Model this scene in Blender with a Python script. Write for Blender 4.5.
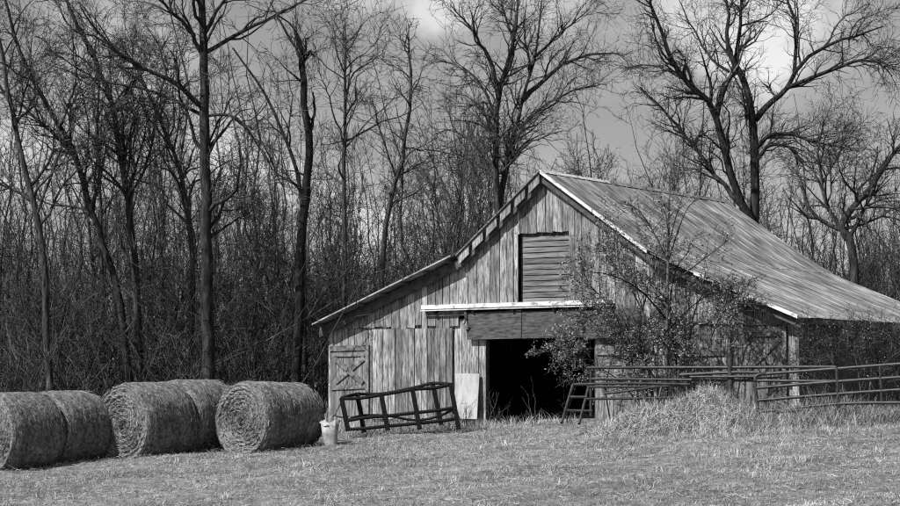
import bpy, math, random
import numpy as np
from mathutils import Vector, Matrix

for _o in list(bpy.data.objects):
    bpy.data.objects.remove(_o)
scene = bpy.context.scene
COL = scene.collection
RAD = math.radians

# ------------------------------------------------------------------ camera, sky, sun, exposure
CAM_Z = 1.7
F_PX = 2000.0                      # focal length for a picture 900 px wide (80 mm)
PITCH = math.atan((375 - 253) / F_PX)
cam_data = bpy.data.cameras.new('camera')
cam = bpy.data.objects.new('camera', cam_data)
COL.objects.link(cam)
cam.location = (0, 0, CAM_Z)
cam.rotation_euler = (RAD(90) + PITCH, 0, 0)
cam_data.sensor_width = 36
cam_data.lens = 36 * F_PX / 900
cam_data.clip_start = 0.1
cam_data.clip_end = 2000
scene.camera = cam

SUN_AZ = Vector((-0.82, -0.57, 0)).normalized()     # where the sun stands (left, a little in front)
SUN_EL = RAD(46)
world = bpy.data.worlds.new('World')
scene.world = world
world.use_nodes = True
wn, wl = world.node_tree.nodes, world.node_tree.links
wn.clear()
w_out = wn.new('ShaderNodeOutputWorld')
w_bg = wn.new('ShaderNodeBackground')
w_bg.inputs['Strength'].default_value = 0.078
w_sky = wn.new('ShaderNodeTexSky')
w_sky.sky_type = 'NISHITA'
w_sky.sun_disc = False
w_sky.sun_elevation = SUN_EL
w_sky.sun_rotation = math.atan2(SUN_AZ.x, SUN_AZ.y)
w_bw = wn.new('ShaderNodeRGBToBW')                   # black-and-white film
w_tc = wn.new('ShaderNodeTexCoord')
w_map = wn.new('ShaderNodeMapping')
w_map.inputs['Scale'].default_value = (8.5, 8.5, 12.0)
w_map.inputs['Location'].default_value = (4.9, 1.7, 0.3)
w_no = wn.new('ShaderNodeTexNoise')
w_no.inputs['Scale'].default_value = 1.0
w_no.inputs['Detail'].default_value = 7
w_no.inputs['Roughness'].default_value = 0.56
w_no.inputs['Distortion'].default_value = 0.35
w_rp = wn.new('ShaderNodeValToRGB')                  # cloud cover: grey body, paler tops
w_rp.color_ramp.elements[0].position = 0.40
w_rp.color_ramp.elements[0].color = (0.74, 0.74, 0.74, 1)
w_rp.color_ramp.elements[1].position = 0.64
w_rp.color_ramp.elements[1].color = (1.8, 1.8, 1.8, 1)
_e = w_rp.color_ramp.elements.new(0.53)
_e.color = (0.92, 0.92, 0.92, 1)
w_mul = wn.new('ShaderNodeMath')
w_mul.operation = 'MULTIPLY'
wl.new(w_sky.outputs[0], w_bw.inputs[0])
wl.new(w_tc.outputs['Generated'], w_map.inputs['Vector'])
wl.new(w_map.outputs[0], w_no.inputs['Vector'])
wl.new(w_no.outputs['Fac'], w_rp.inputs['Fac'])
wl.new(w_bw.outputs[0], w_mul.inputs[0])
wl.new(w_rp.outputs['Color'], w_mul.inputs[1])
wl.new(w_mul.outputs[0], w_bg.inputs['Color'])
wl.new(w_bg.outputs[0], w_out.inputs[0])

sun_data = bpy.data.lights.new('sun', 'SUN')
sun_data.energy = 5.0
sun_data.angle = RAD(0.5)
sun_data.color = (1, 1, 1)
sun = bpy.data.objects.new('sun', sun_data)
COL.objects.link(sun)
_sd = Vector((SUN_AZ.x * math.cos(SUN_EL), SUN_AZ.y * math.cos(SUN_EL), math.sin(SUN_EL)))
sun.rotation_euler = _sd.to_track_quat('Z', 'Y').to_euler()
sun.location = _sd * 60

scene.render.engine = 'CYCLES'
scene.view_settings.view_transform = 'Standard'
scene.view_settings.look = 'None'
scene.view_settings.exposure = 0.55
scene.view_settings.gamma = 1.0
scene.view_settings.use_curve_mapping = False
scene.cycles.max_bounces = 5
scene.cycles.use_denoising = False          # keep the twigs and grass crisp, the grain suits the film
scene.cycles.filter_width = 1.2

# ------------------------------------------------------------------ helpers
def tag(o, label=None, cat=None, group=None, kind=None):
    if label: o['label'] = label
    if cat: o['category'] = cat
    if group: o['group'] = group
    if kind: o['kind'] = kind
    return o

def link(name, data, parent=None, loc=None, rot=None):
    o = bpy.data.objects.new(name, data)
    COL.objects.link(o)
    if parent is not None: o.parent = parent
    if loc is not None: o.location = loc
    if rot is not None: o.rotation_euler = rot
    return o

def empty(name, loc=(0, 0, 0), rz=0, parent=None):
    o = link(name, None, parent, loc, (0, 0, rz))
    o.empty_display_size = 0.2
    return o

class Soup:
    """collects polygons (numpy, equal sided batches) and builds one mesh"""
    def __init__(self): self.v, self.f, self.n = [], [], 0
    def add(self, v, f):
        v = np.asarray(v, float).reshape(-1, 3)
        self.f.append(np.asarray(f, int) + self.n); self.v.append(v); self.n += len(v)
    def mesh(self, name, mat, smooth=False):
        me = bpy.data.meshes.new(name)
        if self.n:
            V = np.concatenate(self.v)
            loops = np.concatenate([f.ravel() for f in self.f])
            tot = np.concatenate([np.full(len(f), f.shape[1]) for f in self.f])
            start = np.concatenate([[0], np.cumsum(tot)[:-1]])
            me.vertices.add(len(V)); me.vertices.foreach_set('co', V.astype(np.float32).ravel())
            me.loops.add(len(loops)); me.loops.foreach_set('vertex_index', loops.astype(np.int32))
            me.polygons.add(len(tot))
            me.polygons.foreach_set('loop_start', start.astype(np.int32))
            me.polygons.foreach_set('loop_total', tot.astype(np.int32))
            me.polygons.foreach_set('use_smooth', np.full(len(tot), smooth))
            me.update(calc_edges=True)
        me.materials.append(mat)
        return me
    def box(self, x0, x1, y0, y1, z0, z1):
        v = [(x, y, z) for x in (x0, x1) for y in (y0, y1) for z in (z0, z1)]
        self.add(v, [(0, 1, 3, 2), (4, 6, 7, 5), (0, 4, 5, 1), (2, 3, 7, 6), (0, 2, 6, 4), (1, 5, 7, 3)])
    def prism(self, prof, y0, y1):
        """prof: (x, z) outline, extruded along y"""
        n = len(prof)
        v = [(x, y0, z) for x, z in prof] + [(x, y1, z) for x, z in prof]
        self.add(v, [(i, (i + 1) % n, n + (i + 1) % n, n + i) for i in range(n)])
        self.f.append(np.array([list(range(n))[::-1]]) + self.n - 2 * n)
        self.f.append(np.array([list(range(n, 2 * n))]) + self.n - 2 * n)
    def bar(self, a, b, w, d, up=(0, 0, 1)):
        a, b = Vector(a), Vector(b); t = (b - a).normalized(); up = Vector(up)
        s = t.cross(up).normalized(); q = s.cross(t).normalized()
        v = [p + s * (i * w / 2) + q * (j * d / 2) for p in (a, b) for i in (-1, 1) for j in (-1, 1)]
        self.add([tuple(p) for p in v], [(0, 1, 3, 2), (4, 6, 7, 5), (0, 4, 5, 1), (2, 3, 7, 6), (0, 2, 6, 4), (1, 5, 7, 3)])
    def tubes(self, P, R, s):
        P = np.asarray(P, float); R = np.asarray(R, float)
        if P.ndim == 2: P, R = P[None], R[None]
        n, k, _ = P.shape
        if n == 0: return
        T = np.gradient(P, axis=1); T /= np.linalg.norm(T, axis=2, keepdims=True) + 1e-9
        ref = np.where(np.abs(T[:, :1, 2:3]) > 0.8, np.array([1.0, 0, 0]), np.array([0, 0, 1.0]))
        A = np.cross(T, ref); A /= np.linalg.norm(A, axis=2, keepdims=True) + 1e-9
        B = np.cross(T, A)
        an = np.arange(s) * 2 * np.pi / s
        V = P[:, :, None, :] + R[:, :, None, None] * (A[:, :, None, :] * np.cos(an)[None, None, :, None] + B[:, :, None, :] * np.sin(an)[None, None, :, None])
        i, j, m = np.meshgrid(np.arange(n), np.arange(k - 1), np.arange(s), indexing='ij')
        b = (i * k + j) * s; m2 = (m + 1) % s
        F = np.stack([b + m, b + m2, b + s + m2, b + s + m], -1).reshape(-1, 4)
        self.add(V, F)
    def strands(self, C, D, L, W, rng, bend=0.0):
        """thin flat slivers: centre, direction, length, width (two quads with a kink)"""
        C, D = np.asarray(C), np.asarray(D)
        n = len(C)
        D = D / (np.linalg.norm(D, axis=1, keepdims=True) + 1e-9)
        rv = rng.normal(size=(n, 3)); S = np.cross(D, rv); S /= np.linalg.norm(S, axis=1, keepdims=True) + 1e-9
        K = np.cross(D, S)
        h = (L / 2)[:, None]; w = (W / 2)[:, None]
        V = np.stack([C - D * h - S * w, C - D * h + S * w, C + K * bend * h + S * w, C + K * bend * h - S * w, C + D * h + S * w * .4, C + D * h - S * w * .4], 1)
        b = np.arange(n)[:, None] * 6
        self.add(V, np.concatenate([b + np.array([0, 1, 2, 3]), b + np.array([3, 2, 4, 5])]))

def lin(s):                                   # 0-255 grey of a picture -> linear value
    s /= 255.0
    return s / 12.92 if s < 0.04045 else ((s + 0.055) / 1.055) ** 2.4

def grey(name, stops, scale=(4, 4, 4), detail=6, rough=0.85, bump=0.3, obj_rand=0.0, isl_rand=0.0,
         coarse=None, coord='Object', dist=0.0, nrough=0.6, spec=0.2, metal=0.0, bdist=0.02, translucent=0.0):
    m = bpy.data.materials.new(name); m.use_nodes = True
    n, l = m.node_tree.nodes, m.node_tree.links
    bs = n['Principled BSDF']
    bs.inputs['Roughness'].default_value = rough
    bs.inputs['Metallic'].default_value = metal
    bs.inputs['Specular IOR Level'].default_value = spec
    tc = n.new('ShaderNodeTexCoord'); oi = n.new('ShaderNodeObjectInfo')
    off = n.new('ShaderNodeVectorMath'); off.operation = 'MULTIPLY_ADD'
    off.inputs[1].default_value = (53, 31, 71)
    comb = n.new('ShaderNodeCombineXYZ')
    for k in range(3): l.new(oi.outputs['Random'], comb.inputs[k])
    l.new(comb.outputs[0], off.inputs[0]); l.new(tc.outputs[coord], off.inputs[2])
    mp = n.new('ShaderNodeMapping'); mp.inputs['Scale'].default_value = scale
    l.new(off.outputs[0], mp.inputs['Vector'])
    no = n.new('ShaderNodeTexNoise'); no.inputs['Scale'].default_value = 1
    no.inputs['Detail'].default_value = detail; no.inputs['Roughness'].default_value = nrough; no.inputs['Distortion'].default_value = dist
    l.new(mp.outputs[0], no.inputs['Vector'])
    rp = n.new('ShaderNodeValToRGB')
    els = rp.color_ramp.elements
    while len(els) < len(stops): els.new(0.5)
    for e, (p, v) in zip(els, stops): e.position = p; e.color = (v, v, v, 1)
    l.new(no.outputs['Fac'], rp.inputs['Fac'])
    col = rp.outputs['Color']
    def mul(c, fac_out, lo, hi):
        mr = n.new('ShaderNodeMapRange'); mr.inputs['To Min'].default_value = lo; mr.inputs['To Max'].default_value = hi
        l.new(fac_out, mr.inputs['Value'])
        vm = n.new('ShaderNodeVectorMath'); vm.operation = 'SCALE'
        l.new(c, vm.inputs[0]); l.new(mr.outputs[0], vm.inputs['Scale'])
        return vm.outputs[0]
    if obj_rand: col = mul(col, oi.outputs['Random'], 1 - obj_rand, 1 + obj_rand)
    if isl_rand:
        ge = n.new('ShaderNodeNewGeometry'); col = mul(col, ge.outputs['Random Per Island'], 1 - isl_rand, 1 + isl_rand)
    if coarse:
        cs, lo, hi = coarse
        mp2 = n.new('ShaderNodeMapping'); mp2.inputs['Scale'].default_value = cs if isinstance(cs, tuple) else (cs,) * 3
        l.new(off.outputs[0], mp2.inputs['Vector'])
        n2 = n.new('ShaderNodeTexNoise'); n2.inputs['Scale'].default_value = 1; n2.inputs['Detail'].default_value = 4
        l.new(mp2.outputs[0], n2.inputs['Vector'])
        cr = n.new('ShaderNodeMapRange'); cr.inputs['From Min'].default_value = 0.32; cr.inputs['From Max'].default_value = 0.68
        l.new(n2.outputs['Fac'], cr.inputs['Value'])
        col = mul(col, cr.outputs[0], lo, hi)
    l.new(col, bs.inputs['Base Color'])
    if bump:
        bp = n.new('ShaderNodeBump'); bp.inputs['Strength'].default_value = bump; bp.inputs['Distance'].default_value = bdist
        l.new(no.outputs['Fac'], bp.inputs['Height']); l.new(bp.outputs[0], bs.inputs['Normal'])
    return m

M = {}
M['wood'] = grey('weathered_wood', [(0.34, 0.03), (0.45, 0.15), (0.56, 0.30), (0.70, 0.42)], scale=(34, 34, 3.6), detail=9, bump=0.8, obj_rand=0.40, coarse=((3.0, 3.0, 1.4), 0.50, 1.2), nrough=0.68)
M['door_wood'] = grey('stall_door_wood', [(0.34, 0.03), (0.5, 0.14), (0.70, 0.27)], scale=(30, 30, 2.2), detail=9, bump=0.8, obj_rand=0.3, nrough=0.68)
M['wood_grey'] = grey('grey_wood', [(0.32, 0.02), (0.5, 0.07), (0.7, 0.12)], scale=(5, 24, 24), detail=8, bump=0.6, obj_rand=0.15)
M['wood_slat'] = grey('slat_wood', [(0.32, 0.04), (0.5, 0.13), (0.7, 0.21)], scale=(2, 26, 26), detail=8, bump=0.5, obj_rand=0.25)
M['wood_brace'] = grey('brace_wood', [(0.32, 0.03), (0.5, 0.12), (0.7, 0.22)], scale=(9, 9, 9), detail=8, bump=0.5, obj_rand=0.2)
M['wood_dark'] = grey('dark_timber', [(0.3, 0.03), (0.7, 0.10)], scale=(6, 6, 6), detail=6, bump=0.4)
M['wood_shade'] = grey('shade_darkened_side_wood', [(0.30, 0.015), (0.5, 0.045), (0.7, 0.09)], scale=(26, 26, 1.6), detail=8, bump=0.5, obj_rand=0.3)  # darker copy of the plank wood, the side wall's shade put into its colour
M['roof'] = grey('roof_metal', [(0.34, 0.11), (0.45, 0.21), (0.56, 0.31), (0.75, 0.36)], scale=(2.2, 8, 2.2), detail=8, rough=0.6, bump=0.08, obj_rand=0.18, coarse=((1.2, 2.2, 1.2), 0.42, 1.2), spec=0.35, metal=0.15)
M['trim'] = grey('pale_metal_trim', [(0.34, 0.16), (0.46, 0.50), (0.7, 0.68)], scale=(5, 5, 9), rough=0.45, bump=0.05, spec=0.5, obj_rand=0.08)
M['old_edge'] = grey('old_edge_metal', [(0.34, 0.10), (0.5, 0.28), (0.7, 0.42)], scale=(4, 4, 8), rough=0.6, bump=0.1, spec=0.3)
M['white_panel'] = grey('white_panel', [(0.3, 0.20), (0.5, 0.36), (0.7, 0.42)], scale=(6, 6, 2.0), rough=0.7, bump=0.1)
M['iron'] = grey('dark_iron', [(0.35, 0.004), (0.7, 0.014)], scale=(20, 20, 20), rough=0.75, bump=0.15, spec=0.12)
M['gate'] = grey('gate_tube', [(0.35, 0.010), (0.7, 0.05)], scale=(9, 9, 9), rough=0.5, bump=0.1, spec=0.4)
M['bark'] = grey('bark', [(0.35, 0.012), (0.55, 0.045), (0.72, 0.11)], scale=(16, 16, 3), detail=7, rough=0.95, bump=0.8, spec=0.05, obj_rand=0.55, bdist=0.03)
M['twig'] = grey('twig_bark', [(0.35, 0.02), (0.7, 0.095)], scale=(3, 3, 3), detail=3, rough=0.95, bump=0, spec=0.05, isl_rand=0.8, obj_rand=0.25)
M['brush'] = grey('brush_stems', [(0.35, 0.015), (0.7, 0.095)], scale=(3, 3, 3), detail=3, rough=0.95, bump=0, spec=0.05, isl_rand=0.9)
M['leaf'] = grey('leaf', [(0.35, 0.08), (0.7, 0.25)], scale=(5, 5, 5), detail=2, rough=0.5, bump=0, spec=0.4, isl_rand=0.75)
M['hay'] = grey('hay', [(0.34, 0.06), (0.5, 0.16), (0.68, 0.28)], scale=(22, 22, 22), detail=8, rough=0.95, bump=0.9, spec=0.05, coarse=(2.0, 0.7, 1.15), bdist=0.03)
M['roll'] = grey('shade_darkened_roll', [(0.34, 0.05), (0.5, 0.14), (0.68, 0.25)], scale=(14, 14, 14), detail=9, rough=0.95, bump=0.8, spec=0.05, coarse=((2.0, 5.0, 2.0), 0.65, 1.2), bdist=0.03)  # hay toned below the end faces, shade of the bale sides painted in
M['roll_straw'] = grey('shade_darkened_straw', [(0.35, 0.11), (0.7, 0.25)], scale=(4, 4, 4), detail=3, rough=0.8, bump=0, spec=0.1, isl_rand=0.6)  # straw on the roll, darkened along with its painted shade
M['straw'] = grey('straw', [(0.35, 0.16), (0.7, 0.34)], scale=(4, 4, 4), detail=3, rough=0.8, bump=0, spec=0.15, isl_rand=0.5, coarse=(2.0, 0.75, 1.1))
M['ground'] = grey('turf', [(0.32, 0.06), (0.5, 0.17), (0.68, 0.30)], scale=(5, 5, 5), detail=10, rough=1, bump=0.8, spec=0.02, coarse=(0.5, 0.6, 1.2), bdist=0.06, nrough=0.75)
M['grass'] = grey('dry_grass', [(0.32, 0.20), (0.5, 0.33), (0.68, 0.47)], scale=(2.2, 2.2, 2.2), detail=5, rough=0.9, bump=0, spec=0.1, isl_rand=0.42, coarse=((0.35, 0.8, 0.5), 0.62, 1.25))
M['weed'] = grey('dry_weed', [(0.32, 0.16), (0.68, 0.40)], scale=(2, 2, 2), detail=3, rough=0.9, bump=0, spec=0.1, isl_rand=0.6)
M['heap_straw'] = grey('heap_straw', [(0.35, 0.24), (0.7, 0.46)], scale=(3, 3, 3), detail=3, rough=0.8, bump=0, spec=0.15, isl_rand=0.5)
M['rope'] = grey('sack', [(0.3, 0.18), (0.6, 0.40)], scale=(9, 9, 9), rough=0.8, bump=0.2)

def sstep(t):
    t = np.clip(t, 0, 1); return t * t * (3 - 2 * t)

def ground_z(x, y):
    x = np.asarray(x, float); y = np.asarray(y, float)
    xc = 15 * np.tanh(x / 15 / 1.0); yc = np.clip(y, 18, 58)
    z = -0.2 + 0.057 * (xc + 8) + 0.032 * (yc - 39.5)
    z = z + 6.5 * sstep((y - 66) / 90)
    z = z + 0.025 * np.sin(x * 1.3 + 0.7 * y) * np.cos(y * 0.9 - 0.3 * x) + 0.015 * np.sin(x * 3.1 - y * 2.3) + 0.035 * np.sin(y * 2.1 + 0.8 * np.sin(x * .7)) * np.sin(x * .45 + 1)
    return z

def at(px, py, Y):
    """the point of the place seen at (px, py) of the 900 px photograph, at depth Y"""
    dx, dz = (px - 450) / F_PX, (253 - py) / F_PX
    c, s = math.cos(PITCH), math.sin(PITCH)
    r = Vector((dx, c - s * dz, s + c * dz)) * (Y / (c - s * dz))
    return Vector((r.x, r.y, r.z + CAM_Z))

def gx(px, Y): return (px - 450) / F_PX * Y

# ------------------------------------------------------------------ ground
rng = np.random.default_rng(11)
def axis(lo, hi, flo, fhi, fine, coarse):
    a = np.concatenate([np.arange(lo, flo, coarse), np.arange(flo, fhi, fine), np.arange(fhi, hi + coarse, coarse)])
    return a
gxs = axis(-260, 260, -16, 16, 0.25, 6); gys = axis(-40, 420, 18, 52, 0.25, 5)
X, Y = np.meshgrid(gxs, gys, indexing='ij')
Z = ground_z(X, Y) + 0.018 * rng.normal(size=X.shape) * ((np.abs(X) < 16) & (Y > 18) & (Y < 52))
s = Soup(); ny = len(gys)
i, j = np.meshgrid(np.arange(len(gxs) - 1), np.arange(ny - 1), indexing='ij')
b = (i * ny + j).ravel()
s.add(np.stack([X, Y, Z], -1), np.stack([b, b + ny, b + ny + 1, b + 1], -1))
ground = tag(link('ground', s.mesh('ground', M['ground'], True)), kind='structure')

# ------------------------------------------------------------------ barn
TH = RAD(34)
U = Vector((math.cos(TH), -math.sin(TH), 0)); Vv = Vector((math.sin(TH), math.cos(TH), 0))
BASE = Vector((1.994, 46.0, CAM_Z - 1.144)) + U * 0.26
barn = tag(empty('barn', BASE, -TH), 'weathered plank barn with gambrel metal roof and open black doorway', 'barn')
def bpt(x, y, z=0.0): return BASE + U * x + Vv * y + Vector((0, 0, z))

HW = 6.23                # half width of the front wall
KX, KZ, AZ, EX, EZ = 2.32, 3.92, 5.80, 6.41, 2.36
KXR, KZR = 2.78, 3.86
LEN = 8.8                # depth of the barn
OV, OVU = 0.46, 0.28      # roof overhang at the gable
def roof_z(x):
    k, kz = (KX, KZ) if x < 0 else (KXR, KZR)
    x = abs(x)
    return AZ + (kz - AZ) * x / k if x < k else kz + (EZ - kz) * (x - k) / (EX - k)

brng = random.Random(5)
def board_obj(name, parent, x0, x1, y0, z0a, z0b, z1a, z1b, mat, th=0.028):
    """a vertical plank: bottom cut z0a..z0b, top cut z1a..z1b"""
    cx, cz = (x0 + x1) / 2, (z0a + z1a) / 2
    s = Soup()
    tw = brng.uniform(-0.009, 0.009)
    s.prism([(x0 - cx, z0a - cz), (x1 - cx, z0b - cz), (x1 - cx + tw, z1b - cz), (x0 - cx + tw, z1a - cz)], -th, 0)
    return link(name, s.mesh(name, mat), parent, (cx, y0, cz))

# --- frame of the front wall (posts, girts) with its boards
s = Soup()
for x in (-6.15, -4.98, -2.5, -1.74, 1.32, 3.6, 6.15): s.box(x - .07, x + .07, 0.03, 0.17, -0.35, 2.3)
for z in (0.35, 1.2, 2.22):
    s.box(-6.2, -1.74, 0.035, 0.12, z - .05, z + .05); s.box(1.32, 6.2, 0.035, 0.12, z - .05, z + .05)
s.box(-6.1, 6.1, 0.035, 0.13, 2.32, 2.46)
s.box(-2.6, -0.78, 0.035, 0.12, 3.5, 3.6); s.box(0.67, 2.6, 0.035, 0.12, 3.5, 3.6)
front_wall = link('front_wall', s.mesh('front_wall', M['wood_dark']), barn)

def lower_boards(x0, x1, zb, zt, y=0.028):
    x = x0
    while x < x1 - 0.04:
        w = min(brng.choice((0.15, 0.19, 0.22, 0.25)), x1 - x)
        if x1 - x - w < 0.06: w = x1 - x
        j = brng.uniform(-.02, .05)
        board_obj('board', front_wall, x + .009, x + w - .009, y + brng.uniform(-.008, .006), zb, zb + brng.uniform(-.01, .02), zt, zt, M['wood'])
        x += w
lower_boards(-HW, -4.95, -0.40, 2.34)
lower_boards(-4.95, -2.55, -0.40, 2.34, 0.035)
lower_boards(-2.55, -1.66, -0.35, 2.46)
lower_boards(1.28, HW, -0.35, 2.34)
# gable boards, their feet ragged and standing proud of the boards below
x = -6.14
while x < 6.10:
    w = brng.choice((0.17, 0.20, 0.23, 0.26))
    w = min(w, 6.14 - x)
    a, c = x + .009, x + w - .009
    zb = 2.29 + brng.choice((-.06, -.03, -.01, 0, 0, .02)) + brng.uniform(-.02, .02)
    if -2.5 < (a + c) / 2 < 1.9: zb = 2.74 + brng.uniform(-.03, .02)
    zt0, zt1 = roof_z(a) - .10, roof_z(c) - .10
    if c > -0.74 and a < 0.63:                     # loft opening
        if 4.44 < max(zt0, zt1): board_obj('board', front_wall, a, c, -0.012, 4.41 + brng.uniform(-.012, .025), 4.41 + brng.uniform(-.012, .025), zt0, zt1, M['wood'])
        if a < -0.74 + 0.001 and -0.74 - a > .03: board_obj('board', front_wall, a, -0.745, -0.012, zb, zb, zt0, roof_z(-.745) - .1, M['wood'])
        if c > 0.63 and c - 0.63 > .03: board_obj('board', front_wall, 0.635, c, -0.012, zb, zb, roof_z(.635) - .1, zt1, M['wood'])
    elif min(zt0, zt1) > zb + .05:
        board_obj('board', front_wall, a, c, -0.03 + brng.uniform(-.006, .004), zb, zb + brng.uniform(-.03, .03), zt0, zt1, M['wood'])
    x += w
# a long batten right of the loft door and corner posts
board_obj('corner_board', front_wall, 0.66, 0.80, -0.045, 2.8, 2.8, 5.05, 4.95, M['wood'], .03)
board_obj('corner_board', front_wall, HW - .13, HW + .02, -0.004, -.3, -.3, 2.3, 2.3, M['wood'], .03)
board_obj('corner_board', front_wall, -HW - .02, -HW + .11, -0.004, -.4, -.4, 2.3, 2.3, M['wood'], .03)

# --- loft door: recessed horizontal slats in a frame
loft = link('loft_door', None, barn)
s = Soup()
s.box(-0.74, 0.63, 0.10, 0.13, 2.78, 4.42)
loft_back = link('door_frame', s.mesh('door_frame', M['wood_dark']), loft)
nz = 12
for k in range(nz):
    z = 2.80 + k * (1.56 / nz); h = 1.56 / nz - .022
    s = Soup(); s.box(-.655, .645, -.025, 0, -h / 2, h / 2)
    link('slat', s.mesh('slat', M['wood_slat']), loft, (0, 0.065 + brng.uniform(-.012, .006), z + h / 2), (brng.uniform(-.08, .02), brng.uniform(-.006, .006), 0))

# --- sliding door left of the doorway, hanging from the long pale track
sd = link('sliding_door', None, barn)
x = -4.93
while x < -2.58:
    w = min(brng.choice((.17, .2, .23)), -2.56 - x)
    board_obj('plank', sd, x + .008, x + w - .008, -0.034 + brng.uniform(-.004, .004), .10 + brng.uniform(-.04, .03), .10 + brng.uniform(-.04, .03), 2.25, 2.25, M['wood'])
    x += w
s = Soup(); s.box(-4.95, -4.89, -.075, -.064, .1, 2.2)
link('batten', s.mesh('batten', M['wood_brace']), sd)
s = Soup()
x0, x1 = -3.36, 1.75
s.prism([(x0, 2.70), (x1, 2.735), (x1, 2.83), (x0, 2.80)], -.21, -.05)
s.prism([(x0, 2.655), (x1, 2.69), (x1, 2.71), (x0, 2.68)], -.225, -.20)
track = link('door_track', s.mesh('door_track', M['trim']), barn)
for x in (-3.0, -1.9, -.8, .3, 1.4):
    s = Soup(); s.box(x - .03, x + .03, -.195, .02, 2.60, 2.70)
    link('bracket', s.mesh('bracket', M['iron']), track)
board_obj('track_board', barn, -3.30, -2.18, -.045, 2.53, 2.54, 2.64, 2.65, M['wood_brace'], .03)
# header planks over the doorway
hd = link('door_header', None, barn)
for x0, x1, dz in ((-2.10, -.60, 0), (-.58, 1.05, .012), (1.07, 2.5, -.01)):
    s = Soup(); s.prism([(x0, 1.97 + dz), (x1, 1.985 + dz), (x1, 2.63), (x0, 2.60)], -.135, -.10)
    link('plank', s.mesh('plank', M['wood_grey']), hd)
# hanger strap by the header
s = Soup()
s.tubes([[-2.12, -.16, 2.62], [-2.10, -.17, 2.45], [-2.16, -.17, 2.32], [-2.08, -.17, 2.2], [-2.02, -.17, 2.28]], np.full(5, .03), 5)
link('hanger', s.mesh('hanger', M['wood_brace']), barn)

# --- two small doors with crossed braces
def brace_door(x0, x1, z0, z1, y, cross0, cross1):
    d = link('stall_door', None, barn)
    n = max(4, round((x1 - x0) / .21)); w = (x1 - x0) / n
    for k in range(n):
        a = x0 + k * w
        board_obj('plank', d, a + .004, a + w - .004, y + brng.uniform(-.004, .004), z0 + brng.uniform(-.03, .02), z0 + brng.uniform(-.03, .02), z1, z1, M['door_wood'])
    def br(a, b, wd):
        s = Soup(); s.bar((a[0], y - .045, a[1]), (b[0], y - .045, b[1]), .032, wd, up=(0, 0, 1) if abs(b[0] - a[0]) > abs(b[1] - a[1]) * .3 else (1, 0, 0))
        return link('brace', s.mesh('brace', M['wood_brace']), d)
    br((x0, z1 - .07), (x1, z1 - .05), .13)
    br((x0 + .05, cross0 - .02), (x1 - .05, cross0 + .02), .11)
    br((x0 + .1, cross1 + .06), (x1 - .1, cross1 + .07), .10)
    for p, q, o in (((x0 + .16, cross0 + .1), (x1 - .14, cross1 - .02), 0), ((x0 + .16, cross1 - .02), (x1 - .16, cross0 + .1), .033)):
        s = Soup(); s.bar((p[0], y - .046 - o, p[1]), (q[0], y - .046 - o, q[1]), .03, .12)
        link('brace', s.mesh('brace', M['wood_brace']), d)
    br((x1 - .05, z0), (x1 - .05, z1 - .12), .10)
    return d
brace_door(-6.20, -5.0, 0.15, 1.86, -0.012, 0.85, 1.58)
brace_door(4.90, 5.98, 0.45, 2.16, -0.012, 1.15, 1.95)
# patched horizontal boards right of the doorway
for k, (x0, x1, z) in enumerate(((1.35, 2.2, 1.15), (1.38, 2.15, 1.42), (1.33, 2.2, 1.68), (3.3, 4.5, 1.05), (3.3, 4.45, 1.35), (3.35, 4.5, 1.62), (5.0, 6.05, 2.30))):
    s = Soup(); s.bar((x0, -.03, z), (x1, -.03, z + brng.uniform(-.04, .04)), .028, .17)
    link('patch_board', s.mesh('patch_board', M['wood_brace']), barn)

# --- side and back walls
s = Soup()
for y in np.arange(0.2, LEN, 1.55): s.box(HW - .14, HW - .03, y, y + .12, -.4, 2.32)
for z in (.5, 1.4, 2.2): s.box(HW - .10, HW - .035, .2, LEN - .1, z - .05, z + .05)
side = link('side_wall', s.mesh('side_wall', M['wood_dark']), barn)
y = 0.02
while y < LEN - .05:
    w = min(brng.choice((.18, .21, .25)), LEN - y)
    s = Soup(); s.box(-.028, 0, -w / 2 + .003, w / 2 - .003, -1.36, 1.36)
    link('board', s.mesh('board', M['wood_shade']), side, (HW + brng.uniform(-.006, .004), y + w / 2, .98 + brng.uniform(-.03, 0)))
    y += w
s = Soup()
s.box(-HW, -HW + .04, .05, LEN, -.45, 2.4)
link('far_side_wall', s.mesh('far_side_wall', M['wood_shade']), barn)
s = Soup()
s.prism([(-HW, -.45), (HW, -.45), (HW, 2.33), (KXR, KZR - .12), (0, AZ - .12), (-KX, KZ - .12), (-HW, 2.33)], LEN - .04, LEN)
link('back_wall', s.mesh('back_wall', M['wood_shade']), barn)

# --- roof: ribbed metal panels laid down the slopes
s = Soup()
for sg in (-1, 1):
    kx, kz = (KX, KZ) if sg < 0 else (KXR, KZR)
    for y in np.arange(0.25, LEN, 1.2):
        s.bar((0, y, AZ - .16), (sg * kx, y, kz - .16), .05, .12)
        s.bar((sg * kx, y, kz - .16), (sg * (EX - .06), y, EZ - .13), .05, .12)
    for t in np.linspace(.05, .98, 5):                  # battens, their ends showing under the gable edge
        s.bar((sg * kx * t, -OVU + .06, AZ + (kz - AZ) * t - .065), (sg * kx * t, LEN + .2, AZ + (kz - AZ) * t - .065), .09, .045)
    for t in np.linspace(.04, .97, 7):
        xx, zz = kx + (EX - kx) * t, kz + (EZ - kz) * t - .065
        s.bar((sg * xx, -OV + .06, zz), (sg * xx, LEN + .2, zz), .09, .045)
roof = link('roof', s.mesh('roof', M['wood_dark']), barn)
PW = 0.64
npan = int((LEN + OV + .3) / PW) + 1
prnd = random.Random(3)
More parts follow.
